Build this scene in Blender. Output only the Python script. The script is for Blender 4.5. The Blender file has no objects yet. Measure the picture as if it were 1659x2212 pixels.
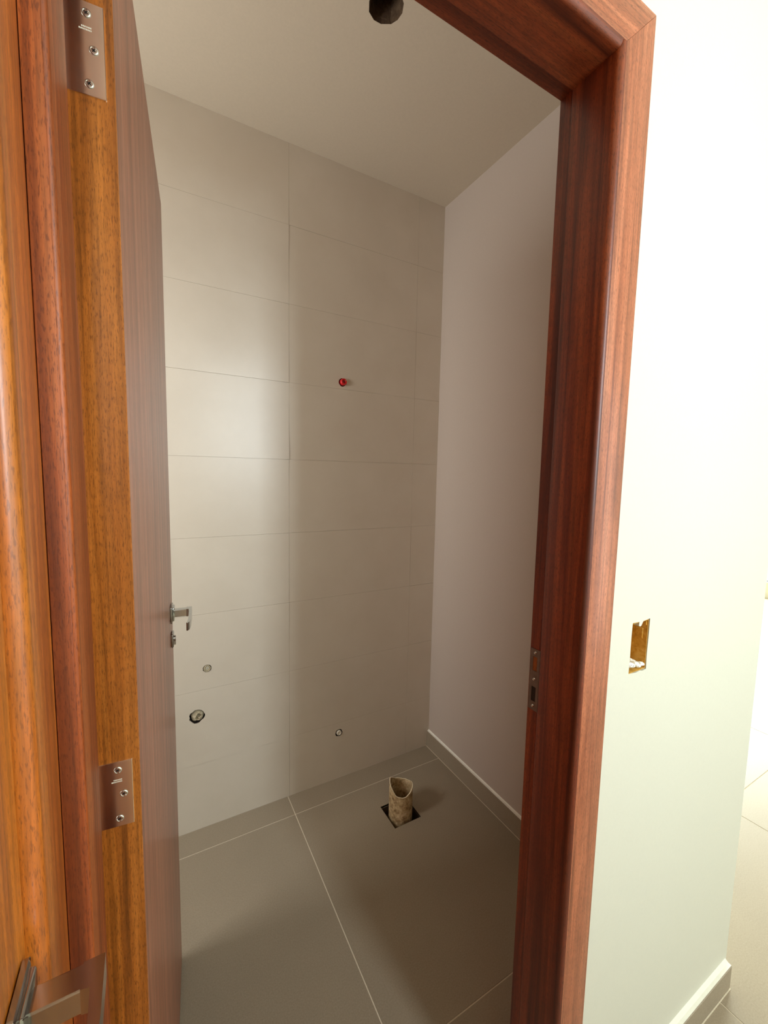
import bpy, bmesh, math, random
from mathutils import Vector, Matrix
from mathutils.geometry import tessellate_polygon

C = bpy.context.scene.collection
scene = bpy.context.scene
random.seed(7)

# ------------------------------------------------------------------ camera
YAW, PIT, ROL, F_PX, CAM_H = 0.5108, 0.09244, 0.02032, 891.59, 1.42
cam_d = bpy.data.cameras.new('camera')
cam = bpy.data.objects.new('camera', cam_d)
C.objects.link(cam)
cam_d.sensor_fit = 'HORIZONTAL'
cam_d.sensor_width = 36.0
cam_d.lens = 36.0 * F_PX / 1659.0
cam_d.clip_start = 0.02
fwd = Vector((math.sin(YAW) * math.cos(PIT), math.cos(YAW) * math.cos(PIT), -math.sin(PIT)))
rt0 = Vector((math.cos(YAW), -math.sin(YAW), 0))
up0 = rt0.cross(fwd)
rt = rt0 * math.cos(ROL) + up0 * math.sin(ROL)
up = -rt0 * math.sin(ROL) + up0 * math.cos(ROL)
M = Matrix((rt, up, -fwd)).transposed().to_4x4()
M.translation = Vector((0, 0, CAM_H))
cam.matrix_world = M
scene.camera = cam

# ------------------------------------------------------------------ light
world = bpy.data.worlds.new('sky')
scene.world = world
world.use_nodes = True
wbg = world.node_tree.nodes['Background']
wbg.inputs[0].default_value = (0.9, 0.95, 0.95, 1)
wbg.inputs[1].default_value = 1.0


def area(name, loc, direction, sx, sy, power, col):
    l = bpy.data.lights.new(name, 'AREA')
    l.shape = 'RECTANGLE'
    l.size, l.size_y = sx, sy
    l.energy = power
    l.color = col
    o = bpy.data.objects.new(name, l)
    C.objects.link(o)
    o.location = loc
    o.rotation_euler = Vector(direction).to_track_quat('-Z', 'Z').to_euler()
    return o


# daylight arriving through the hall openings (all behind / beside the camera), plus one added fill
area('daylight_tall_window', (0.87, -1.29, 1.90), (0, 1, 0), 0.26, 1.10, 29, (0.84, 0.95, 1.0))
area('hall_wall_fill', (2.75, -1.29, 1.15), (0, 1, 0), 1.4, 2.1, 19, (0.97, 1.0, 0.92))  # added fill that brightens and evens the hall wall
area('daylight_far_opening', (6.55, 2.6, 1.3), (-1, 0, 0), 2.2, 2.2, 350, (0.93, 1.0, 0.90))
area('daylight_bathroom_window', (-1.24, 1.15, 1.65), (1, 0, 0), 0.6, 0.9, 28, (1.0, 0.975, 0.93))

scene.view_settings.view_transform = 'Standard'
scene.view_settings.look = 'None'
scene.view_settings.gamma = 1.0
scene.view_settings.use_curve_mapping = False
scene.view_settings.exposure = 0.35


# ------------------------------------------------------------------ materials
def srgb(r, g, b):
    def f(c):
        c /= 255.0
        return c / 12.92 if c <= 0.04045 else ((c + 0.055) / 1.055) ** 2.4
    return (f(r), f(g), f(b), 1.0)


class NT:
    def __init__(self, name):
        self.m = bpy.data.materials.new(name)
        self.m.use_nodes = True
        self.t = self.m.node_tree
        self.b = self.t.nodes['Principled BSDF']
        self.co = self.t.nodes.new('ShaderNodeTexCoord')

    def n(self, kind, **kw):
        x = self.t.nodes.new(kind)
        for k, v in kw.items():
            setattr(x, k, v)
        return x

    def l(self, a, b):
        self.t.links.new(a, b)

    def mapping(self, scale, loc=(0, 0, 0), rot=(0, 0, 0), src=None):
        mp = self.n('ShaderNodeMapping')
        self.l(src or self.co.outputs['Object'], mp.inputs[0])
        mp.inputs['Scale'].default_value = scale
        mp.inputs['Location'].default_value = loc
        mp.inputs['Rotation'].default_value = rot
        return mp.outputs[0]

    def noise(self, vec, scale, detail=4, rough=0.55, dist=0.0):
        x = self.n('ShaderNodeTexNoise')
        x.inputs['Scale'].default_value = scale
        x.inputs['Detail'].default_value = detail
        x.inputs['Roughness'].default_value = rough
        x.inputs['Distortion'].default_value = dist
        self.l(vec, x.inputs['Vector'])
        return x.outputs[0]

    def ramp(self, fac, stops):
        x = self.n('ShaderNodeValToRGB')
        e = x.color_ramp.elements
        e[0].position, e[0].color = stops[0]
        e[1].position, e[1].color = stops[-1]
        for p, c in stops[1:-1]:
            k = e.new(p)
            k.color = c
        self.l(fac, x.inputs[0])
        return x.outputs[0]

    def mix(self, fac, a, b, mode='MIX'):
        x = self.n('ShaderNodeMix', data_type='RGBA', blend_type=mode)
        for v, i in ((fac, 0), (a, 6), (b, 7)):
            if hasattr(v, 'is_linked'):
                self.l(v, x.inputs[i])
            else:
                x.inputs[i].default_value = v
        return x.outputs[2]

    def bump(self, h, strength, dist=0.001):
        x = self.n('ShaderNodeBump')
        x.inputs['Strength'].default_value = strength
        x.inputs['Distance'].default_value = dist
        self.l(h, x.inputs['Height'])
        self.l(x.outputs[0], self.b.inputs['Normal'])

    def set(self, **kw):
        for k, v in kw.items():
            self.b.inputs[k.replace('_', ' ')].default_value = v


def g(v):
    return (v, v, v, 1)


def wood(name, dark, mid, light, axis='z', loc=(0, 0, 0), rough=0.3, coat=0.35, pore=0.55, figure=1.0, spec=0.5, coat_r=0.2):
    """Tropical hardwood under varnish, grain along one axis."""
    w = NT(name)
    long_, cross = 1.1, 34.0
    sc = {'z': (cross, cross, long_), 'x': (long_, cross, cross), 'y': (cross, long_, cross)}[axis]
    v = w.mapping(sc, loc)
    band = w.noise(v, 1.0, 5, 0.6, 0.8 * figure)
    v2 = w.mapping(tuple(s * 2.6 if s > 5 else s * 0.8 for s in sc), tuple(l + 3 for l in loc))
    streak = w.noise(v2, 1.2, 3, 0.6, 0.4)
    col = w.ramp(band, [(0.30, dark), (0.5, mid), (0.70, light)])
    st = w.ramp(streak, [(0.36, g(0.55)), (0.54, g(1.0)), (1.0, g(1.12))])
    col = w.mix(0.75, col, st, 'MULTIPLY')
    # dense fine fibre under the finish
    fs_ = {'z': (420, 420, 11), 'x': (11, 420, 420), 'y': (420, 11, 420)}[axis]
    fv = w.mapping(fs_, loc)
    fib = w.noise(fv, 1.0, 4, 0.7, 0.3)
    col = w.mix(0.8, col, w.ramp(fib, [(0.32, g(0.62)), (0.52, g(1.0)), (0.75, g(1.18))]), 'MULTIPLY')
    mot = w.noise(w.mapping((26, 26, 26) if axis else (1, 1, 1), loc), 1.0, 4, 0.65, 1.2)
    col = w.mix(0.6, col, w.ramp(mot, [(0.3, g(0.78)), (0.6, g(1.05))]), 'MULTIPLY')
    # fine open pores: short dark dashes
    sp = {'z': (900, 900, 130), 'x': (130, 900, 900), 'y': (900, 130, 900)}[axis]
    pv = w.mapping(sp, loc)
    p = w.noise(pv, 1.0, 2, 0.6)
    pm = w.ramp(p, [(0.36, g(1)), (0.46, g(0))])
    col = w.mix(0.0, col, col)
    mul = w.n('ShaderNodeMath', operation='MULTIPLY')
    w.l(pm, mul.inputs[0])
    mul.inputs[1].default_value = pore
    col = w.mix(mul.outputs[0], col, tuple(c * 0.45 for c in dark[:3]) + (1,))
    w.l(col, w.b.inputs['Base Color'])
    w.set(Roughness=rough, Coat_Weight=coat, Coat_Roughness=coat_r, Specular_IOR_Level=spec)
    w.bump(p, 0.12, 0.0006)
    return w.m


def plain(name, col, rough=0.6, scale=60, var=0.04, bump=0.05, metal=0.0, spec=0.5):
    w = NT(name)
    v = w.mapping((1, 1, 1))
    n = w.noise(v, scale, 4)
    lo = tuple(c * (1 - var) for c in col[:3]) + (1,)
    hi = tuple(min(1, c * (1 + var)) for c in col[:3]) + (1,)
    w.l(w.ramp(n, [(0.3, lo), (0.7, hi)]), w.b.inputs['Base Color'])
    w.set(Roughness=rough, Metallic=metal, Specular_IOR_Level=spec)
    if bump:
        w.bump(n, bump)
    return w.m


MAT = {}
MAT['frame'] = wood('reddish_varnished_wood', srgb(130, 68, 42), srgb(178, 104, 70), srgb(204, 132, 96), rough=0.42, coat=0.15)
MAT['jamb'] = wood('shade_darkened_reddish_jamb_wood', srgb(74, 24, 8), srgb(114, 46, 18), srgb(152, 76, 38), loc=(5, 2, 4), rough=0.44, coat=0.1)  # frame wood darkened: shade of the unlit right reveal put into the colour
MAT['head'] = wood('shade_darkened_reddish_head_wood', srgb(88, 34, 12), srgb(126, 56, 24), srgb(154, 80, 40), axis='x', loc=(2, 2, 4), rough=0.44, coat=0.1)  # soffit shade carried in the darker wood colour, as on the jamb
MAT['frame_x'] = wood('reddish_varnished_wood_header', srgb(130, 68, 42), srgb(178, 104, 70), srgb(204, 132, 96), axis='x', loc=(4, 1, 2), rough=0.42, coat=0.15)
MAT['frame_left'] = wood('brown_varnished_wood', srgb(118, 48, 12), srgb(162, 78, 28), srgb(192, 108, 52), loc=(2, 7, 1), rough=0.48, coat=0.06)
MAT['casing_orange'] = wood('orange_varnished_wood', srgb(154, 74, 12), srgb(204, 110, 26), srgb(226, 138, 46), loc=(9, 3, 5), rough=0.42, coat=0.9, coat_r=0.34)
MAT['door_orange'] = wood('amber_varnished_wood', srgb(156, 78, 14), srgb(204, 114, 28), srgb(222, 138, 46), loc=(1, 5, 9))
MAT['door_leaf'] = wood('matte_brown_wood', srgb(152, 84, 58), srgb(176, 106, 74), srgb(186, 120, 90), loc=(6, 6, 3), rough=0.40, coat=0.3, pore=0.25)
MAT['door_edge'] = wood('golden_edge_wood', srgb(118, 64, 20), srgb(168, 96, 32), srgb(192, 118, 48), loc=(3, 2, 8))
MAT['chrome'] = plain('polished_chrome', (0.95, 0.94, 0.88, 1), 0.17, 20, 0.02, 0.0, 1.0)
MAT['satin'] = plain('satin_grey_chrome', (0.46, 0.47, 0.46, 1), 0.14, 20, 0.04, 0.0, 1.0)
MAT['steel'] = plain('zinc_screw_steel', (0.72, 0.72, 0.70, 1), 0.22, 90, 0.08, 0.02, 1.0)
MAT['steel_dark'] = plain('dull_steel', (0.30, 0.27, 0.24, 1), 0.35, 60, 0.15, 0.03, 1.0)
MAT['recess_dark'] = plain('dark_recess', srgb(34, 22, 16), 0.9, 80, 0.3, 0.2)
MAT['paint_white'] = plain('hall_white_paint', srgb(206, 206, 193), 0.7, 180, 0.01, 0.03)
MAT['paint_bath'] = plain('bathroom_off_white_paint', srgb(190, 178, 167), 0.75, 160, 0.015, 0.04)
MAT['paint_ceiling'] = plain('ceiling_paint', srgb(206, 195, 176), 0.85, 140, 0.02, 0.06)
MAT['grout_wall'] = plain('pale_wall_grout', srgb(206, 195, 176), 0.6, 200, 0.04, 0.05)
MAT['grout_floor'] = plain('cream_floor_grout', srgb(220, 210, 190), 0.85, 300, 0.06, 0.1)
MAT['plaster'] = plain('white_plaster_fillet', srgb(236, 236, 226), 0.8, 90, 0.03, 0.3)


def tile_wall():
    w = NT('satin_beige_wall_tile')
    v = w.mapping((1, 1, 1))
    n = w.noise(v, 5, 5, 0.6)
    w.l(w.ramp(n, [(0.25, srgb(206, 196, 180)), (0.75, srgb(213, 204, 189))]), w.b.inputs['Base Color'])
    w.set(Roughness=0.34, Specular_IOR_Level=0.5)
    w.bump(w.noise(v, 3.0, 2), 0.10, 0.01)
    return w.m


def tile_floor():
    w = NT('matte_taupe_porcelain')
    v = w.mapping((1, 1, 1))
    n = w.noise(v, 260, 4, 0.7)
    n2 = w.noise(v, 2.2, 4, 0.6)
    a = w.ramp(n, [(0.3, srgb(144, 132, 113)), (0.7, srgb(162, 150, 131))])
    b = w.ramp(n2, [(0.3, g(0.93)), (0.7, g(1.03))])
    w.l(w.mix(1.0, a, b, 'MULTIPLY'), w.b.inputs['Base Color'])
    w.set(Roughness=0.5, Specular_IOR_Level=0.4)
    w.bump(n, 0.05)
    return w.m


def pvc_dirty():
    w = NT('mud_stained_white_pvc')
    v = w.mapping((1, 1, 1))
    n = w.noise(v, 55, 6, 0.7)
    n2 = w.noise(v, 160, 4, 0.7)
    a = w.ramp(n, [(0.32, srgb(120, 92, 58)), (0.5, srgb(190, 164, 122)), (0.7, srgb(226, 206, 168))])
    b = w.ramp(n2, [(0.3, g(0.7)), (0.55, g(1.0))])
    w.l(w.mix(0.7, a, b, 'MULTIPLY'), w.b.inputs['Base Color'])
    w.set(Roughness=0.7)
    w.bump(n2, 0.35, 0.002)
    return w.m


def rough_brown(name, c1, c2, c3, scale=40):
    w = NT(name)
    v = w.mapping((1, 1, 1))
    n = w.noise(v, scale, 6, 0.7, 0.5)
    w.l(w.ramp(n, [(0.3, c1), (0.5, c2), (0.7, c3)]), w.b.inputs['Base Color'])
    w.set(Roughness=0.85)
    w.bump(n, 0.6, 0.004)
    return w.m


MAT['tile_wall'] = tile_wall()
MAT['tile_floor'] = tile_floor()
MAT['pvc'] = pvc_dirty()
MAT['pvc_edge'] = plain('broken_pvc_rim', srgb(228, 216, 186), 0.6, 120, 0.05, 0.1)
MAT['mustard'] = rough_brown('mustard_plastic_box', srgb(178, 130, 36), srgb(208, 158, 62), srgb(224, 182, 100), 60)
MAT['clay'] = rough_brown('dark_clay_cavity', srgb(52, 36, 20), srgb(76, 56, 36), srgb(96, 82, 60), 70)
MAT['mud'] = rough_brown('dark_mud', srgb(40, 28, 16), srgb(64, 46, 28), srgb(84, 64, 42), 90)
MAT['mortar'] = rough_brown('grey_mortar', srgb(142, 130, 104), srgb(186, 174, 146), srgb(214, 204, 180), 120)
MAT['red'] = plain('red_plastic', srgb(216, 38, 44), 0.35, 40, 0.08, 0.0)
MAT['red_dark'] = plain('red_plastic_inside', srgb(150, 22, 26), 0.5, 40, 0.08, 0.0)
MAT['white_plastic'] = plain('white_plastic', srgb(226, 222, 206), 0.45, 60, 0.04, 0.05)


# ------------------------------------------------------------------ helpers
def obj(name, bm, mats, parent=None, smooth=False):
    me = bpy.data.meshes.new(name)
    bmesh.ops.recalc_face_normals(bm, faces=bm.faces)
    bm.to_mesh(me)
    bm.free()
    for m in (mats if isinstance(mats, (list, tuple)) else [mats]):
        me.materials.append(m)
    if smooth:
        for p in me.polygons:
            p.use_smooth = True
        try:
            me.set_sharp_from_angle(angle=math.radians(40))
        except Exception:
            pass
    o = bpy.data.objects.new(name, me)
    C.objects.link(o)
    if parent:
        o.parent = parent
    return o


def empty(name, loc=(0, 0, 0), rz=0.0, parent=None):
    o = bpy.data.objects.new(name, None)
    o.empty_display_size = 0.05
    C.objects.link(o)
    o.location = loc
    o.rotation_euler = (0, 0, rz)
    if parent:
        o.parent = parent
    return o


def structure(o):
    o['kind'] = 'structure'
    return o


def tag(o, label, cat, group=None):
    o['label'] = label
    o['category'] = cat
    if group:
        o['group'] = group
    return o


def bx(bm, lo, hi, bevel=0.0, mat=0, seg=1):
    x0, y0, z0 = lo
    x1, y1, z1 = hi
    vs = [bm.verts.new(p) for p in ((x0, y0, z0), (x1, y0, z0), (x1, y1, z0), (x0, y1, z0),
                                    (x0, y0, z1), (x1, y0, z1), (x1, y1, z1), (x0, y1, z1))]
    fs = [bm.faces.new([vs[i] for i in q]) for q in
          ((0, 3, 2, 1), (4, 5, 6, 7), (0, 1, 5, 4), (1, 2, 6, 5), (2, 3, 7, 6), (3, 0, 4, 7))]
    for f in fs:
        f.material_index = mat
    if bevel:
        es = {e for f in fs for e in f.edges}
        r = bmesh.ops.bevel(bm, geom=list(es), offset=bevel, segments=seg, profile=0.5, affect='EDGES')
        for f in r['faces']:
            f.material_index = mat
    return fs


def box(name, lo, hi, mat, parent=None, bevel=0.0, seg=1):
    bm = bmesh.new()
    bx(bm, lo, hi, bevel, 0, seg)
    return obj(name, bm, mat, parent, smooth=bevel > 0 and seg > 1)


def prism(bm, poly, a, b, plane='xy', mat=0):
    """Extrude a 2D polygon from a to b along the axis normal to plane."""
    def P(p, t):
        if plane == 'xy':
            return (p[0], p[1], t)
        if plane == 'xz':
            return (p[0], t, p[1])
        return (t, p[0], p[1])
    A = [bm.verts.new(P(p, a)) for p in poly]
    B = [bm.verts.new(P(p, b)) for p in poly]
    n = len(poly)
    fs = [bm.faces.new(A[::-1]), bm.faces.new(B)]
    for i in range(n):
        fs.append(bm.faces.new((A[i], A[(i + 1) % n], B[(i + 1) % n], B[i])))
    for f in fs:
        f.material_index = mat
    return fs


def panel(bm, outer, holes, a, b, plane='xz', mat=0):
    """Slab with through holes."""
    def P(p, t):
        if plane == 'xy':
            return (p[0], p[1], t)
        if plane == 'xz':
            return (p[0], t, p[1])
        return (t, p[0], p[1])
    loops = [outer] + holes
    flat = [p for L in loops for p in L]
    tris = tessellate_polygon([[Vector((p[0], p[1], 0)) for p in L] for L in loops])
    A = [bm.verts.new(P(p, a)) for p in flat]
    B = [bm.verts.new(P(p, b)) for p in flat]
    for t in tris:
        for V in (A, B):
            try:
                f = bm.faces.new([V[i] for i in t])
                f.material_index = mat
            except ValueError:
                pass
    k = 0
    for L in loops:
        n = len(L)
        for i in range(n):
            j = (i + 1) % n
            f = bm.faces.new((A[k + i], A[k + j], B[k + j], B[k + i]))
            f.material_index = mat
        k += n


def rect(x0, z0, x1, z1):
    return [(x0, z0), (x1, z0), (x1, z1), (x0, z1)]


def circ(cx, cz, r, n=20, jit=0.0, seed=0):
    R = random.Random(seed)
    return [(cx + r * (1 + jit * R.uniform(-1, 1)) * math.cos(2 * math.pi * i / n),
             cz + r * (1 + jit * R.uniform(-1, 1)) * math.sin(2 * math.pi * i / n)) for i in range(n)]


def cyl(bm, p0, p1, r0, r1=None, n=24, mat=0, cap=True):
    r1 = r0 if r1 is None else r1
    p0, p1 = Vector(p0), Vector(p1)
    q = (p1 - p0).to_track_quat('Z', 'Y')
    A, B = [], []
    for i in range(n):
        a = 2 * math.pi * i / n
        d = q @ Vector((math.cos(a), math.sin(a), 0))
        A.append(bm.verts.new(p0 + d * r0))
        B.append(bm.verts.new(p1 + d * r1))
    fs = []
    for i in range(n):
        fs.append(bm.faces.new((A[i], A[(i + 1) % n], B[(i + 1) % n], B[i])))
    if cap:
        fs.append(bm.faces.new(A[::-1]))
        fs.append(bm.faces.new(B))
    for f in fs:
        f.material_index = mat


def ring(bm, prof, c, axis=(0, 0, 1), n=32, mat=0):
    """Closed lathe: prof = list of (radius, height) around c along axis."""
    q = Vector(axis).to_track_quat('Z', 'Y')
    rows = []
    for r, h in prof:
        rows.append([bm.verts.new(Vector(c) + q @ Vector((r * math.cos(2 * math.pi * i / n),
                                                          r * math.sin(2 * math.pi * i / n), h))) for i in range(n)])
    for k in range(len(rows) - 1):
        for i in range(n):
            f = bm.faces.new((rows[k][i], rows[k][(i + 1) % n], rows[k + 1][(i + 1) % n], rows[k + 1][i]))
            f.material_index = mat
    return rows


# ------------------------------------------------------------------ dimensions
D_BACK, R_BATH, H_CEIL = 1.668, 1.2303, 2.667
L_BATH = -1.15
RJ, LJ, HT = 0.6277, -0.0589, 2.062          # reveal faces of the frame, head height
CF, WF, WB = 0.4224, 0.430, 0.535            # casing face, wall face, wall back
RC, RB, JB = 0.508, 0.0115, 0.540            # rebate corner, depth, back of jamb
CW = 0.0787
ENDU = 1.382                                 # end of the hall wall
HL = -0.0855                                 # hall left wall
SOUTH, EAST, NORTH = -1.2, 6.5, 5.5
SQ = (0.812, 1.305, 0.937, 1.428)            # cut-out in floor tile

# ------------------------------------------------------------------ floor with tiles
UJ = [-1.19, -0.355, 0.48, 1.315, 2.15, 2.985, 3.82, 4.655, 5.49, 6.325]
VJ = [-1.77, -0.935, -0.10, 0.731, 1.560, 2.39, 3.22, 4.05, 4.88]
bm = bmesh.new()
panel(bm, rect(-1.25, SOUTH - 0.1, EAST, NORTH), [rect(*SQ)], -0.09, -0.0014, 'xy')
floor = structure(obj('floor', bm, MAT['grout_floor']))
GJ = 0.0019
for i, u0 in enumerate(UJ):
    u1 = UJ[i + 1] if i + 1 < len(UJ) else u0 + 0.835
    for j, v0 in enumerate(VJ):
        v1 = VJ[j + 1] if j + 1 < len(VJ) else v0 + 0.83
        a, b, c, d = u0 + GJ, v0 + GJ, u1 - GJ, v1 - GJ
        a, c = max(a, -1.16), min(c, EAST)
        b, d = max(b, SOUTH), min(d, NORTH)
        if c - a < 0.02 or d - b < 0.02:
            continue
        if u1 <= -0.2 and v1 < 0.5:
            continue
        bm = bmesh.new()
        holes = [rect(*SQ)] if (a < SQ[0] and c > SQ[2] and b < SQ[1] and d > SQ[3]) else []
        panel(bm, rect(a, b, c, d), holes, -0.009, 0.0, 'xy')
        o = obj('floor_tile', bm, MAT['tile_floor'], floor)
# muddy pit under the waste pipe
bm = bmesh.new()
x0, y0, x1, y1 = SQ
t = 0.004
panel(bm, rect(x0 - t, y0 - t, x1 + t, y1 + t), [rect(x0 + 0.001, y0 + 0.001, x1 - 0.001, y1 - 0.001)], -0.088, -0.010, 'xy')
bx(bm, (x0, y0, -0.088), (x1, y1, -0.045))
R = random.Random(3)
for k in range(14):
    a = R.uniform(0, 6.28)
    cx, cy = R.uniform(x0 + .012, x1 - .012), R.choice([R.uniform(y0 + .008, y0 + .022), R.uniform(y1 - .022, y1 - .008)])
    if k % 2:
        cx, cy = R.choice([x0 + .012, x1 - .012]), R.uniform(y0 + .012, y1 - .012)
    m = bmesh.ops.create_icosphere(bm, subdivisions=1, radius=R.uniform(.006, .011), matrix=Matrix.Translation((cx, cy, -0.043)))
obj('pipe_pit', bm, MAT['mud'], floor)

# ------------------------------------------------------------------ ceiling with the round cavity
CH = [(0.5345, 1.075), (0.536, 1.093), (0.5469, 1.1155), (0.568, 1.127), (0.590, 1.126), (0.6145, 1.112),
      (0.6245, 1.094), (0.6270, 1.073), (0.618, 1.051), (0.600, 1.036), (0.580, 1.031), (0.557, 1.037), (0.541, 1.053)]
bm = bmesh.new()
panel(bm, rect(-1.25, SOUTH - 0.1, EAST, NORTH), [CH], H_CEIL, H_CEIL + 0.14, 'xy')
ceiling = structure(obj('ceiling', bm, MAT['paint_ceiling']))
bm = bmesh.new()
n = len(CH)
cxm, cym = 0.580, 1.079
rows = []
R = random.Random(5)
for k, (zz, s) in enumerate(((0.0005, 1.0), (0.012, 0.97), (0.03, 0.93), (0.055, 0.9), (0.075, 0.82), (0.085, 0.5))):
    rows.append([bm.verts.new((cxm + (p[0] - cxm) * s * (1 - (R.uniform(0, .07) if k else 0)),
                               cym + (p[1] - cym) * s * (1 - (R.uniform(0, .07) if k else 0)), H_CEIL + zz)) for p in CH])
for k in range(len(rows) - 1):
    for i in range(n):
        bm.faces.new((rows[k][i], rows[k][(i + 1) % n], rows[k + 1][(i + 1) % n], rows[k + 1][i]))
bm.faces.new(rows[-1])
obj('cavity', bm, MAT['clay'], ceiling, smooth=False)

# ------------------------------------------------------------------ bathroom walls
fix = {  # round openings in the wall tiles: centre u, z, radius, irregularity
    'drain': (0.1245, 0.4700, 0.0270, 0.10), 'supply': (0.1635, 0.6550, 0.0155, 0.07),
    'inlet': (0.7193, 0.2224, 0.0175, 0.06), 'shower': (0.7185, 1.8050, 0.0170, 0.06)}
bm = bmesh.new()
panel(bm, rect(L_BATH, 0, R_BATH, H_CEIL), [circ(c[0], c[1], c[2], 20, c[3], i) for i, c in enumerate(fix.values())],
      D_BACK + 0.003, D_BACK + 0.12, 'xz')
wall_back = structure(obj('wall_back', bm, MAT['grout_wall']))
US = [L_BATH, -0.713, -0.113, 0.487, 1.087, R_BATH]
ZS = [0.0, 0.272, 0.572, 0.873, 1.168, 1.470, 1.776, 2.078, 2.372, H_CEIL]
R = random.Random(11)
for i in range(len(US) - 1):
    for j in range(len(ZS) - 1):
        gp = 0.0003
        a, b, c, d = US[i] + gp, ZS[j] + gp, US[i + 1] - gp, ZS[j + 1] - gp
        hs = []
        for k, f in enumerate(fix.values()):
            if a < f[0] < c and b < f[1] < d:
                hs.append(circ(f[0], f[1], f[2], 20, f[3], k))
        bm = bmesh.new()
        panel(bm, rect(a, b, c, d), hs, D_BACK, D_BACK + 0.006, 'xz')
        # lippage: each tile sits a hair differently
        tx = R.uniform(-1, 1) * 0.0012
        ty = R.uniform(-1, 1) * 0.0006
        if (i, j) == (2, 5):
            tx = 0.0028
        if (i, j) == (2, 4):
            tx = -0.0004
        zc, uc = (b + d) / 2, (a + c) / 2
        for v in bm.verts:
            v.co.y += (v.co.z - zc) / (d - b) * 2 * tx * 0.5 + (v.co.x - uc) / (c - a) * ty
        obj('wall_tile', bm, MAT['tile_wall'], wall_back)

structure(box('wall_right', (R_BATH, 0.4802, 0), (ENDU, NORTH, H_CEIL), MAT['paint_bath']))
bm = bmesh.new()
panel(bm, rect(WB, 0, D_BACK + 0.12, H_CEIL), [rect(0.85, 1.20, 1.45, 2.10)], L_BATH - 0.1, L_BATH, 'yz')
structure(obj('wall_left', bm, MAT['paint_bath']))

# partition with the doorway: two leaves (bathroom side / hall side) so each has its paint
SWB = [(0.8312, 1.1320), (0.8548, 1.1310), (0.8540, 1.1235), (0.8585, 1.1205), (0.8627, 1.1220), (0.8691, 1.1305), (0.8934, 1.1325),
       (0.8926, 1.089), (0.8915, 1.0485), (0.8930, 1.0233), (0.8786, 1.0225), (0.8700, 1.0250), (0.8557, 1.0235), (0.8296, 1.0260),
       (0.8306, 1.0548), (0.8303, 1.1047)]
KS = 0.430 / 0.455
SWB = [(u * KS, CAM_H + (z - CAM_H) * KS) for u, z in SWB]
OUT = [(L_BATH, 0), (LJ - 0.03, 0), (LJ - 0.03, HT + 0.03), (RJ + 0.03, HT + 0.03), (RJ + 0.03, 0), (R_BATH, 0), (R_BATH, H_CEIL), (L_BATH, H_CEIL)]
OUTH = [(LJ - 0.03, 0), (LJ - 0.03, HT + 0.03), (RJ + 0.03, HT + 0.03), (RJ + 0.03, 0), (ENDU, 0), (ENDU, H_CEIL), (HL - 0.1, H_CEIL), (HL - 0.1, 0)]
bm = bmesh.new()
panel(bm, OUT, [], 0.4805, WB, 'xz')
structure(obj('wall_front', bm, MAT['paint_bath']))
bm = bmesh.new()
OH = [(u if u < R_BATH + .1 else ENDU, z) for u, z in OUTH]
panel(bm, OH, [SWB], WF, 0.480, 'xz')
wall_hall = structure(obj('wall_hall', bm, MAT['paint_white']))
# white painted skin on the end of the partition, seen from the hall
bm = bmesh.new()
bx(bm, (ENDU, 0.480, 0), (ENDU + 0.001, NORTH, H_CEIL))
obj('paint_skin', bm, MAT['paint_white'], wall_hall)

# hall left wall with door opening, rear wall with window openings, far walls
DV0, DV1 = -0.348, 0.352                       # closed door 2 along v
bm = bmesh.new()
panel(bm, [(SOUTH, 0), (DV0 - 0.03, 0), (DV0 - 0.03, HT + 0.03), (DV1 + 0.03, HT + 0.03), (DV1 + 0.03, 0), (WF, 0), (WF, H_CEIL), (SOUTH, H_CEIL)],
      [], HL - 0.12, HL, 'yz')
structure(obj('wall_hall_left', bm, MAT['paint_white']))
bm = bmesh.new()
panel(bm, rect(HL - 0.12, 0, EAST, H_CEIL), [rect(0.74, 1.35, 1.00, 2.45), rect(2.05, 0.05, 3.45, 2.25)], SOUTH - 0.1, SOUTH, 'xz')
wall_rear = structure(obj('wall_hall_rear', bm, MAT['paint_white']))
bm = bmesh.new()
panel(bm, rect(SOUTH, 0, NORTH, H_CEIL), [rect(1.5, 0.2, 3.7, 2.4)], EAST, EAST + 0.1, 'yz')
structure(obj('wall_hall_right', bm, MAT['paint_white']))
structure(box('wall_hall_far', (ENDU, NORTH, 0), (EAST, NORTH + 0.1, H_CEIL), MAT['paint_white']))
structure(box('wall_side_room', (L_BATH - 0.1, SOUTH - 0.1, 0), (L_BATH, 0.48, H_CEIL), MAT['paint_white']))


def window(idx, lo, hi, axis):
    """white metal window frame round an opening, with one mullion"""
    e = structure(empty('window_%d' % idx, lo))
    w = 0.03
    dx = [hi[k] - lo[k] for k in range(3)]
    def bar(a, b):
        box('window_frame', a, b, MAT['white_plastic'], e)
    X, Y, Z = dx
    if axis == 'x':
        bar((0, 0, 0), (X, Y, w)); bar((0, 0, Z - w), (X, Y, Z))
        bar((0, 0, w), (w, Y, Z - w)); bar((X - w, 0, w), (X, Y, Z - w))
    else:
        bar((0, 0, 0), (X, Y, w)); bar((0, 0, Z - w), (X, Y, Z))
        bar((0, 0, w), (X, w, Z - w)); bar((0, Y - w, w), (X, Y, Z - w))


window(1, (0.71, SOUTH - 0.07, 1.32), (1.03, SOUTH - 0.03, 2.48), 'x')
window(2, (2.02, SOUTH - 0.07, 0.02), (3.48, SOUTH - 0.03, 2.28), 'x')  # unseen frame around the opening added for the hall-wall fill
window(4, (L_BATH - 0.07, 0.82, 1.17), (L_BATH - 0.03, 1.48, 2.13), 'y')
window(3, (EAST + 0.03, 1.47, 0.17), (EAST + 0.07, 3.73, 2.43), 'y')


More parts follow.
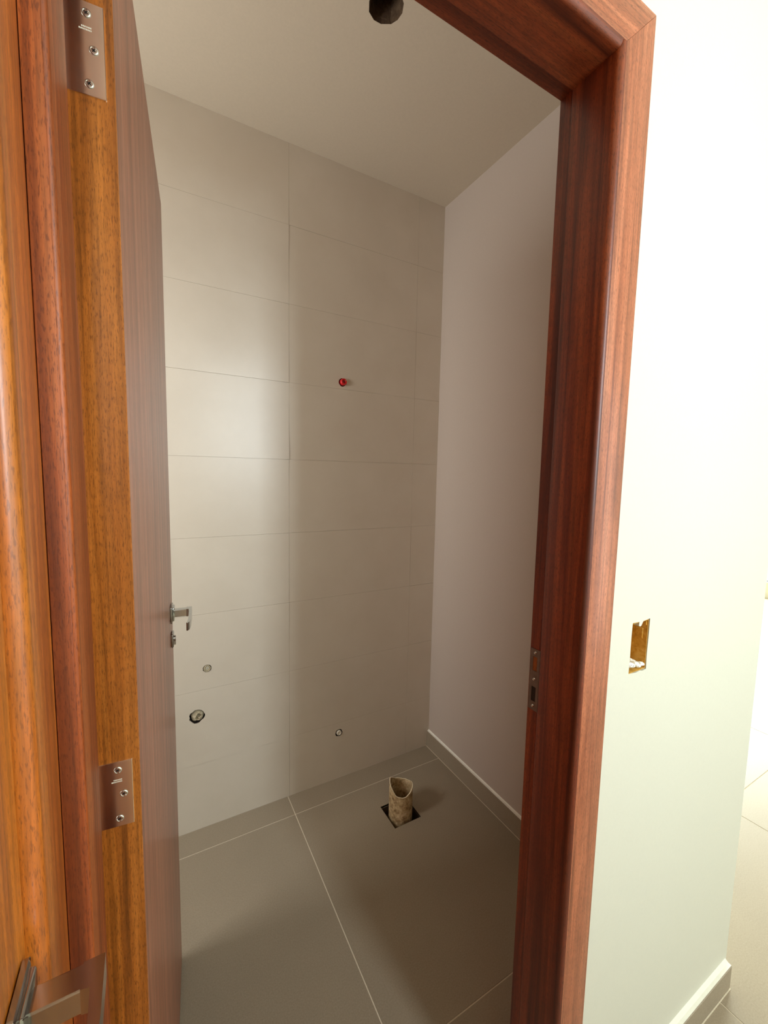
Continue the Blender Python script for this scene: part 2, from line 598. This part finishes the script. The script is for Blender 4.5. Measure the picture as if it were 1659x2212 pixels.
# ------------------------------------------------------------------ baseboards
def baseboard(name, p0, p1, normal, h, t, fil, mat2):
    """porcelain strip with a white plaster fillet on its top edge"""
    n = Vector(normal)
    d = (Vector(p1) - Vector(p0))
    L = d.length
    d.normalize()
    root = structure(empty(name, p0, math.atan2(d.y, d.x)))
    s = 1 if (Vector((-d.y, d.x)).dot(n.to_2d())) > 0 else -1
    bm = bmesh.new()
    bx(bm, (0, min(s * fil, s * (fil + t)), 0.0015), (L, max(s * fil, s * (fil + t)), h), 0.0012)
    obj('strip', bm, MAT['tile_floor'], root)
    bm = bmesh.new()
    prism(bm, [(0, h + 0.006), (s * fil, h + 0.001), (s * (fil + t * .8), h + 0.0003), (s * fil, h - 0.004), (s * fil, 0.002), (0, 0.002)], 0, L, 'yz')
    obj('plaster_fillet', bm, mat2, root)
    bm = bmesh.new()
    bx(bm, (0, min(s * (fil + t), s * (fil + t + .0022)), 0.0), (L, max(s * (fil + t), s * (fil + t + .0022)), 0.0016))
    obj('grout_line', bm, MAT['grout_floor'], root)
    return root


baseboard('baseboard_right', (R_BATH, WB, 0), (R_BATH, D_BACK, 0), (-1, 0), 0.0825, 0.009, 0.003, MAT['plaster'])
b1 = baseboard('baseboard_hall', (RJ + CW, WF, 0), (ENDU - 0.006, WF, 0), (0, -1), 0.070, 0.009, 0.008, MAT['plaster'])

# ------------------------------------------------------------------ door frame of the bathroom (trim_1)
trim1 = structure(empty('trim_1', (0, 0, 0)))
r = 0.0095


def jamb(side):
    """side +1: right jamb (reveal faces -u), -1: left jamb"""
    a = RJ if side > 0 else LJ
    s = side
    r = 0.0095 if side > 0 else 0.004
    p = [(a + s * r, CF)]
    for k in range(1, 6):
        t = k / 6 * math.pi / 2
        p.append((a + s * r * (1 - math.sin(t)), CF + r * (1 - math.cos(t))))
    p += [(a, CF + r), (a, RC - 0.0022), (a + s * 0.0003, RC - 0.0012), (a + s * 0.0011, RC - 0.0003), (a + s * 0.0024, RC), (a + s * RB, RC), (a + s * RB, JB), (a + s * 0.03, JB), (a + s * 0.03, WF), (a + s * r, WF)]
    return p


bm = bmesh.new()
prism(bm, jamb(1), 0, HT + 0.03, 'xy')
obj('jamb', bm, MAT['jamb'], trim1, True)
bm = bmesh.new()
prism(bm, jamb(-1), 0, HT + 0.03, 'xy')
obj('jamb', bm, MAT['frame_left'], trim1, True)
# head: same section, lying
p = [(CF, HT + r)]
for k in range(1, 6):
    t = k / 6 * math.pi / 2
    p.append((CF + r * (1 - math.cos(t)), HT + r * (1 - math.sin(t))))
p += [(CF + r, HT), (RC, HT), (RC, HT + RB), (JB, HT + RB), (JB, HT + 0.03), (WF, HT + 0.03), (WF, HT + r)]
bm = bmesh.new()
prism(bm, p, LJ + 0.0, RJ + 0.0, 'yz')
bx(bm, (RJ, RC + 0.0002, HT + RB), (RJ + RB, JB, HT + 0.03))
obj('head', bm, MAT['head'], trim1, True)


def casing(quad, mat, bev=0.0004):
    """flat board: quad in (u,z), between CF and WF"""
    bm = bmesh.new()
    fs = prism(bm, quad, CF, WF - 0.0002, 'xz')
    es = [e for e in bm.edges if all(abs(v.co.y - CF) < 1e-6 for v in e.verts)]
    bmesh.ops.bevel(bm, geom=es, offset=bev, segments=2, profile=0.5, affect='EDGES')
    return obj('casing', bm, mat, trim1, True)


mg = 0.0001
casing([(RJ + r, 0), (RJ + CW, 0), (RJ + CW, HT + CW - mg), (RJ + r, HT + r - mg)], MAT['frame'])
casing([(RJ + r - mg, HT + r), (RJ + CW - mg, HT + CW), (LJ - 0.018, HT + CW), (LJ - 0.018, HT + r)], MAT['frame_x'])
casing([(LJ - 0.004, 0), (LJ - 0.004, HT + r - mg), (LJ - 0.0178, HT + r - mg), (LJ - 0.0178, 0)], MAT['frame_left'])

# strike plate in the right-hand rebate
us = RJ + RB
def KZ(z): return CAM_H + (z - CAM_H) * 0.944
bm = bmesh.new()
v0, v1 = 0.5155, 0.5375
panel(bm, rect(v0, KZ(0.938), v1, KZ(1.068)), [rect(0.5215, KZ(1.022), 0.5315, KZ(1.052)), rect(0.5215, KZ(0.957), 0.5315, KZ(0.988))],
      us - 0.0016, us + 0.0002, 'yz')
strike = obj('strike_plate', bm, MAT['steel_dark'], trim1)
bm = bmesh.new()
bx(bm, (us - 0.0008, 0.5215, KZ(0.957)), (us - 0.0003, 0.5315, KZ(0.988)))
obj('bolt_hole', bm, MAT['recess_dark'], strike)
bm = bmesh.new()
bx(bm, (us - 0.0008, 0.5215, KZ(1.022)), (us - 0.0003, 0.5315, KZ(1.052)))
obj('latch_hole', bm, MAT['door_edge'], strike)
for zz in (1.004, 0.947, 1.060):
    bm = bmesh.new()
    ring(bm, [(0.0, 0.0022), (0.0022, 0.0018), (0.0032, 0.0), ], (us - 0.0014, 0.5265, KZ(zz)), (-1, 0, 0), 16)
    obj('screw', bm, MAT['steel'], strike, True)

# ------------------------------------------------------------------ left wall door frame (trim_2) and door 2
trim2 = structure(empty('trim_2', (0, 0, 0)))
UF = -0.0770
CV0, CV1 = DV1 + 0.0035, 0.4216
bm = bmesh.new()
rr = 0.0100
p = [(UF, CV1), (UF - 0.0082, CV1), (UF - 0.0082, WF - 0.001), (HL - 0.05, WF - 0.001), (HL - 0.05, DV1 + 0.0035)]
cvr = 0.3653
p.append((UF - rr - 0.004, DV1 + 0.0035))
for k in range(0, 9):
    t = k / 8 * math.pi / 2
    p.append((UF - rr * (1 - math.sin(t)), DV1 + 0.0035 + rr * (1 - math.cos(t))))
prism(bm, p, 0, HT + 0.03, 'xy')
# the casing edge stands slightly off the neighbouring one towards the top
obj('casing', bm, MAT['casing_orange'], trim2, True)
bm = bmesh.new()
bx(bm, (HL - 0.05, DV0 - 0.07, 0), (UF, DV0 - 0.0035, HT + 0.03), 0.002)
obj('casing', bm, MAT['casing_orange'], trim2)
bm = bmesh.new()
bx(bm, (HL - 0.05, DV0 - 0.07, HT + 0.0305), (UF, CV1, HT + 0.09), 0.002)
obj('casing', bm, MAT['casing_orange'], trim2)

box('filler', (UF - 0.004, CV1 - 0.0004, 0), (UF - 0.0001, CF + 0.0003, 1.57), MAT['frame_left'], trim2)
door2 = structure(empty('door_2', (-0.0885, DV1, 0), 0))
box('leaf', (-0.035, DV0 - DV1, 0.006), (0.0, 0.0, HT), MAT['door_orange'], door2, 0.0012)


def lever_handle(parent, loc, rz, with_key=True):
    """square rose, square neck, flat lever; local x out of the door face, y towards the grip"""
    h = empty('lever_handle', loc, rz, parent)
    bm = bmesh.new()
    bx(bm, (0, -0.022, -0.022), (0.0055, 0.022, 0.022), 0.0045, 0, 3)
    bx(bm, (0.0045, -0.017, -0.017), (0.009, 0.017, 0.017), 0.002, 0, 2)
    obj('rosette', bm, MAT['satin'], h, True)
    bm = bmesh.new()
    bx(bm, (0.007, -0.009, -0.009), (0.040, 0.009, 0.009), 0.0012, 0, 2)
    # grip: flat bar with a slightly turned-in end
    prof = [(0.036, -0.0095), (0.049, -0.0095), (0.0495, 0.03), (0.048, 0.085), (0.045, 0.108), (0.041, 0.116), (0.0385, 0.114),
            (0.0405, 0.105), (0.042, 0.085), (0.0425, 0.03), (0.0415, 0.010), (0.036, 0.009)]
    prism(bm, prof, -0.0095, 0.0095, 'xy')
    obj('grip', bm, MAT['satin'], h, False)
    if with_key:
        bm = bmesh.new()
        bx(bm, (0, -0.018, -0.086), (0.006, 0.018, -0.050), 0.004, 0, 3)
        cyl(bm, (0.004, 0, -0.066), (0.010, 0, -0.066), 0.0075)
        bx(bm, (0.004, -0.0045, -0.082), (0.010, 0.0045, -0.066))
        obj('keyhole_rosette', bm, MAT['satin'], h, True)
    return h




def lever_frame(parent, origin, xdir, ydir, key=True):
    h = lever_handle(parent, (0, 0, 0), 0, key)
    X = Vector(xdir).normalized()
    Y = Vector(ydir).normalized()
    Z = X.cross(Y)
    m = Matrix((X, Y, Vector((0, 0, 1)))).transposed().to_4x4()
    m.translation = Vector(origin)
    h.matrix_local = m
    return h


lever_frame(door2, (0.0, 0.322 - DV1, 1.059), (1, 0, 0), (0, -1, 0))

# ------------------------------------------------------------------ door 1 (bathroom door, open inwards)
P0 = Vector((-0.0228, 0.5447))
P1 = Vector((0.0359, 1.215))
dv = (P1 - P0)
LEN = dv.length
ang = math.atan2(dv.y, dv.x)
door1 = structure(empty('door_1', (P0.x, P0.y, 0), ang))    # local x along the door, local -y towards the opening side (+u)
TH = 0.042
bm = bmesh.new()
fs = bx(bm, (0, 0, 0.006), (LEN, TH, 2.0685))
bmesh.ops.bevel(bm, geom=list(bm.edges), offset=0.0008, segments=1, profile=0.5, affect='EDGES')
for f in bm.faces:
    if f.calc_center_median().x < 0.0009 and f.calc_area() > 1e-3:
        f.material_index = 1
leaf = obj('leaf', bm, [MAT['door_leaf'], MAT['door_edge']], door1)


def hinge(z0, z1, stamp):
    h = empty('hinge', (0, 0, 0), 0, door1)
    bm = bmesh.new()
    bx(bm, (-0.0014, 0.0078, z0), (0.0004, TH + 0.004, z1), 0.0004)
    obj('leaf_plate', bm, MAT['chrome'], h)
    for i, (w, fz) in enumerate(((0.0225, 0.875), (0.0172, 0.50), (0.0222, 0.125))):
        z = z0 + (z1 - z0) * fz
        c = (-0.0014, w, z)
        bm = bmesh.new()
        ring(bm, [(0.0043, 0.0001), (0.0041, 0.0006), (0.0034, 0.0011), (0.0030, 0.0011), (0.0026, 0.0006), (0.0001, 0.0007)], c, (-1, 0, 0), 24)
        # cross recess
        for rot in (0.6, 0.6 + math.pi / 2):
            dy, dz = math.cos(rot) * 0.0018, math.sin(rot) * 0.0018
            ny, nz = -math.sin(rot) * 0.0005, math.cos(rot) * 0.0005
            vs = [bm.verts.new((c[0] - 0.00085, c[1] + a * dy + b * ny, c[2] + a * dz + b * nz)) for a, b in ((-1, -1), (1, -1), (1, 1), (-1, 1))]
            f = bm.faces.new(vs)
            f.material_index = 1
        obj('screw', bm, [MAT['steel'], MAT['recess_dark']], h, True)
    if stamp:
        bm = bmesh.new()
        zc = z0 + (z1 - z0) * 0.72
        R = random.Random(2)
        for row, (w0, w1) in enumerate(((0.0185, 0.0262), (0.0185, 0.0285))):
            w = w0
            while w < w1:
                k = R.uniform(0.0005, 0.0011)
                bx(bm, (-0.00152, w, zc - row * 0.0024), (-0.0014, w + k, zc + 0.0013 - row * 0.0024))
                w += k + 0.0004
        o = obj('stamp', bm, MAT['white_plastic'], h)
        o['kind'] = 'stuff'
    bm = bmesh.new()
    cyl(bm, (-0.003, TH + 0.0085, z0), (-0.003, TH + 0.0085, z1), 0.005, n=18)
    obj('knuckle', bm, MAT['chrome'], h, True)


hinge(1.7945, 1.8805, True)
hinge(0.9965, 1.0775, True)
# lever on the visible face: local x of the lever = door local -y, grip towards the hinge (door local -x)
lever_frame(door1, (0.607, 0.0, 1.057), (0, -1, 0), (-1, 0, 0))
bm = bmesh.new()
bx(bm, (LEN - 0.0002, 0.010, 0.93), (LEN + 0.0012, 0.030, 1.09))
obj('lock_plate', bm, MAT['steel'], door1)

# ------------------------------------------------------------------ electrical box in the hall wall
swx0, swx1 = min(p[0] for p in SWB), max(p[0] for p in SWB)
swz0, swz1 = min(p[1] for p in SWB), max(p[1] for p in SWB)
sb = tag(empty('electrical_box', ((swx0 + swx1) / 2, WF + 0.04, swz0)),
         'open mustard yellow electrical box sunk in the white hall wall beside the door frame', 'electrical box')
ox, oy, oz = sb.location
bm = bmesh.new()
a, b, c, d = swx0 + 0.0026 - ox, swz0 + 0.0035 - oz, swx1 - 0.0036 - ox, swz1 - 0.0030 - oz
y0, y1 = WF + 0.0012 - oy, WF + 0.046 - oy
R = random.Random(9)
T = 0.0009
for lo, hi in (((a - T, y0, b - T), (a, y1, d + T)), ((c, y0, b - T), (c + T, y1, d + T)),
               ((a, y0, d), (c, y1, d + T)), ((a, y0, b - T), (c, y1, b)), ((a, y1, b - T), (c, y1 + T, d + T))):
    bx(bm, lo, hi)
obj('shell', bm, MAT['mustard'], sb)
bm = bmesh.new()   # knock-out tab and flexible conduit stub on the side
bx(bm, (c - 0.0018, y0 + 0.008, 0.060), (c - 0.0002, y0 + 0.022, 0.082), 0.0006)
obj('knockout_tab', bm, MAT['mustard'], sb)
box('rib', (c - 0.0012, y0 + 0.006, 0.036), (c - 0.0002, y0 + 0.030, 0.038), MAT['mustard'], sb)
box('screw_lug', (c - 0.0026, y0 + 0.002, 0.090), (c - 0.0002, y0 + 0.012, 0.098), MAT['mustard'], sb, 0.0006)
bm = bmesh.new()
for k in range(16):
    xx = a + (c - a) * (k % 8 + 0.5) / 8
    yy = y0 + 0.004 + (k // 8) * 0.016
    zz = b + 0.004 + 0.012 * (1 - (k % 8) / 8) + R.uniform(-.002, .003)
    bmesh.ops.create_icosphere(bm, subdivisions=1, radius=R.uniform(.005, .008), matrix=Matrix.Translation((xx, yy, zz)) @ Matrix.Diagonal((1, 1.3, .8, 1)))
for v in bm.verts:
    v.co.x = min(max(v.co.x, a + 0.0003), c - 0.0003)
    v.co.y = min(max(v.co.y, y0), y1 - 0.0003)
    v.co.z = max(v.co.z, b + 0.0003)
obj('plaster_lumps', bm, MAT['plaster'], sb)

# ------------------------------------------------------------------ waste pipe stub in the floor
pc = (0.8745, 1.3665)
pipe = tag(empty('waste_pipe', (pc[0], pc[1], -0.044)),
           'broken-off cream plastic waste pipe stub standing in square cut-out of floor tile', 'pipe')
Zo = 0.044
NP = 48
ctrl = []   # angle -> height; directions: toward camera (front) angle ~ -122 deg
FA = math.atan2(-.84, -.54)
keys = [(0, 0.103), (20, 0.104), (42, 0.118), (88, 0.143), (100, 0.1450), (118, 0.132), (150, 0.119), (182, 0.113), (215, 0.116), (250, 0.124), (272, 0.126), (300, 0.116), (330, 0.105), (345, 0.101), (360, 0.103)]
def hgt(deg):
    deg %= 360
    for (a0, h0), (a1, h1) in zip(keys, keys[1:]):
        if a0 <= deg <= a1:
            return h0 + (h1 - h0) * (deg - a0) / (a1 - a0)
    return 0.1
R = random.Random(4)
bm = bmesh.new()
ro, ri = 0.0495, 0.0458
levels = [0, 0.03, 0.05, 0.08, 0.11, 0.14]
rowsO, rowsI = [], []
hs = []
for i in range(NP):
    # clockwise seen from above from the front: front -> left -> back -> right
    hs.append(hgt(i * 360 / NP) + R.uniform(-.0012, .0012))
for fr in (0, .25, .5, .75, 1.0):
    ro_, ri_ = [], []
    for i in range(NP):
        a = FA - i * 2 * math.pi / NP
        z = (hs[i] + Zo) * fr
        bump_ = 1 + R.uniform(-.006, .010) * (1 if 0 < fr < 1 else 0.3)
        ro_.append(bm.verts.new((ro * bump_ * math.cos(a), ro * bump_ * math.sin(a), z)))
        ri_.append(bm.verts.new((ri * math.cos(a), ri * math.sin(a), z)))
    rowsO.append(ro_)
    rowsI.append(ri_)
for rows in (rowsO, rowsI):
    for k in range(4):
        for i in range(NP):
            j = (i + 1) % NP
            bm.faces.new((rows[k][i], rows[k][j], rows[k + 1][j], rows[k + 1][i]))
for i in range(NP):
    j = (i + 1) % NP
    f = bm.faces.new((rowsO[4][i], rowsO[4][j], rowsI[4][j], rowsI[4][i]))
    f.material_index = 1
    bm.faces.new((rowsO[0][i], rowsO[0][j], rowsI[0][j], rowsI[0][i]))
obj('pipe_wall', bm, [MAT['pvc'], MAT['pvc_edge']], pipe, True)
bm = bmesh.new()
cyl(bm, (0, 0, 0.001), (0, 0, 0.010), ri - 0.0003, n=NP)
obj('packed_dirt', bm, MAT['clay'], pipe)

# ------------------------------------------------------------------ wall fittings
def cup(name, f, depth, mat, parent):
    bm = bmesh.new()
    rows = []
    pts = circ(0, 0, f[2], 20, f[3], list(fix.values()).index(f))
    for y, s in ((0.0035, 1.0), (depth, 0.97)):
        rows.append([bm.verts.new((p[0] * s, y, p[1] * s)) for p in pts])
    for i in range(20):
        bm.faces.new((rows[0][i], rows[0][(i + 1) % 20], rows[1][(i + 1) % 20], rows[1][i]))
    bm.faces.new(rows[1])
    return obj(name, bm, mat, parent)


f = fix['shower']
e = tag(empty('shower_pipe_plug', (f[0], D_BACK, f[1])), 'red plastic plug capping shower pipe high on tiled wall', 'pipe plug')
cup('socket_hole', f, 0.045, MAT['recess_dark'], e)
bm = bmesh.new()
ax = Vector((0.10, -1, 0.10)).normalized()
q0 = Vector((0, 0.03, -0.002))
ring(bm, [(0.0112, 0.0), (0.0112, 0.028), (0.0140, 0.0285), (0.0140, 0.0385), (0.0128, 0.040), (0.0075, 0.040), (0.0070, 0.034)], q0, ax, 24)
obj('plug_body', bm, MAT['red'], e, True)
bm = bmesh.new()
cyl(bm, q0 + ax * 0.033, q0 + ax * 0.036, 0.0073, n=20)
obj('plug_socket', bm, MAT['red_dark'], e)
bm = bmesh.new()
ring(bm, [(0.0150, -0.006), (0.0150, -0.004), (0.0128, -0.0045), (0.0118, -0.02)], (0, 0, 0), (0, -1, 0), 24)
obj('threaded_collar', bm, MAT['steel_dark'], e, True)
bm = bmesh.new()
bx(bm, (0.010, -0.0085, 0.0), (0.0165, -0.0070, 0.0014))
ob = obj('sealing_tape', bm, MAT['mortar'], e)
ob.rotation_euler = (0, -0.5, 0)

f = fix['supply']
e = tag(empty('supply_pipe_end', (f[0], D_BACK, f[1])), 'small round capped water outlet in tiled wall near door handle', 'pipe end')
cup('socket_hole', f, 0.03, MAT['recess_dark'], e)
bm = bmesh.new()
rw = ring(bm, [(0.0128, -0.02), (0.0128, 0.0015), (0.0105, 0.0018), (0.0098, -0.004), (0.002, -0.005)], (0, 0.0, 0), (0, -1, 0), 24)
bm.faces.new(rw[-1])
obj('collar', bm, MAT['mortar'], e, True)
bm = bmesh.new()
ring(bm, [(0.0055, -0.006), (0.0055, 0.0), (0.0035, 0.0005), (0.003, -0.004)], (0.001, 0.0, 0.001), (0, -1, 0), 16)
obj('nipple', bm, MAT['white_plastic'], e, True)

f = fix['drain']
e = tag(empty('basin_drain_hole', (f[0], D_BACK, f[1])), 'largest round hole in tiled wall, stuffed drain below the small water outlet', 'drain')
cup('socket_hole', f, 0.04, MAT['recess_dark'], e)
bm = bmesh.new()
R = random.Random(21)
m = bmesh.ops.create_icosphere(bm, subdivisions=3, radius=0.0235, matrix=Matrix.Translation((0.002, 0.014, -0.002)) @ Matrix.Diagonal((1, .55, 1.0, 1)))
for v in bm.verts:
    a = math.atan2(v.co.z, v.co.x)
    v.co *= 1 + 0.05 * math.sin(5 * a) + R.uniform(-.03, .03)
    if abs(v.co.x - 0.006) < 0.007 and -0.008 < v.co.z < 0.004:
        v.co.y += 0.022
    if abs(v.co.x - 0.0) < 0.003 and v.co.z < -0.006:
        v.co.y += 0.016
obj('stuffed_rag', bm, MAT['mortar'], e, True)

f = fix['inlet']
e = tag(empty('toilet_inlet_end', (f[0], D_BACK, f[1])), 'tiny white water inlet low on tiled wall above the waste pipe', 'pipe end')
cup('socket_hole', f, 0.03, MAT['recess_dark'], e)
bm = bmesh.new()
rw = ring(bm, [(0.0115, -0.02), (0.0120, 0.0), (0.009, 0.003), (0.008, 0.001)], (0.001, 0, 0), (0, -1, 0), 20)
bm.faces.new(rw[-1])
obj('inlet_cap', bm, MAT['white_plastic'], e, True)
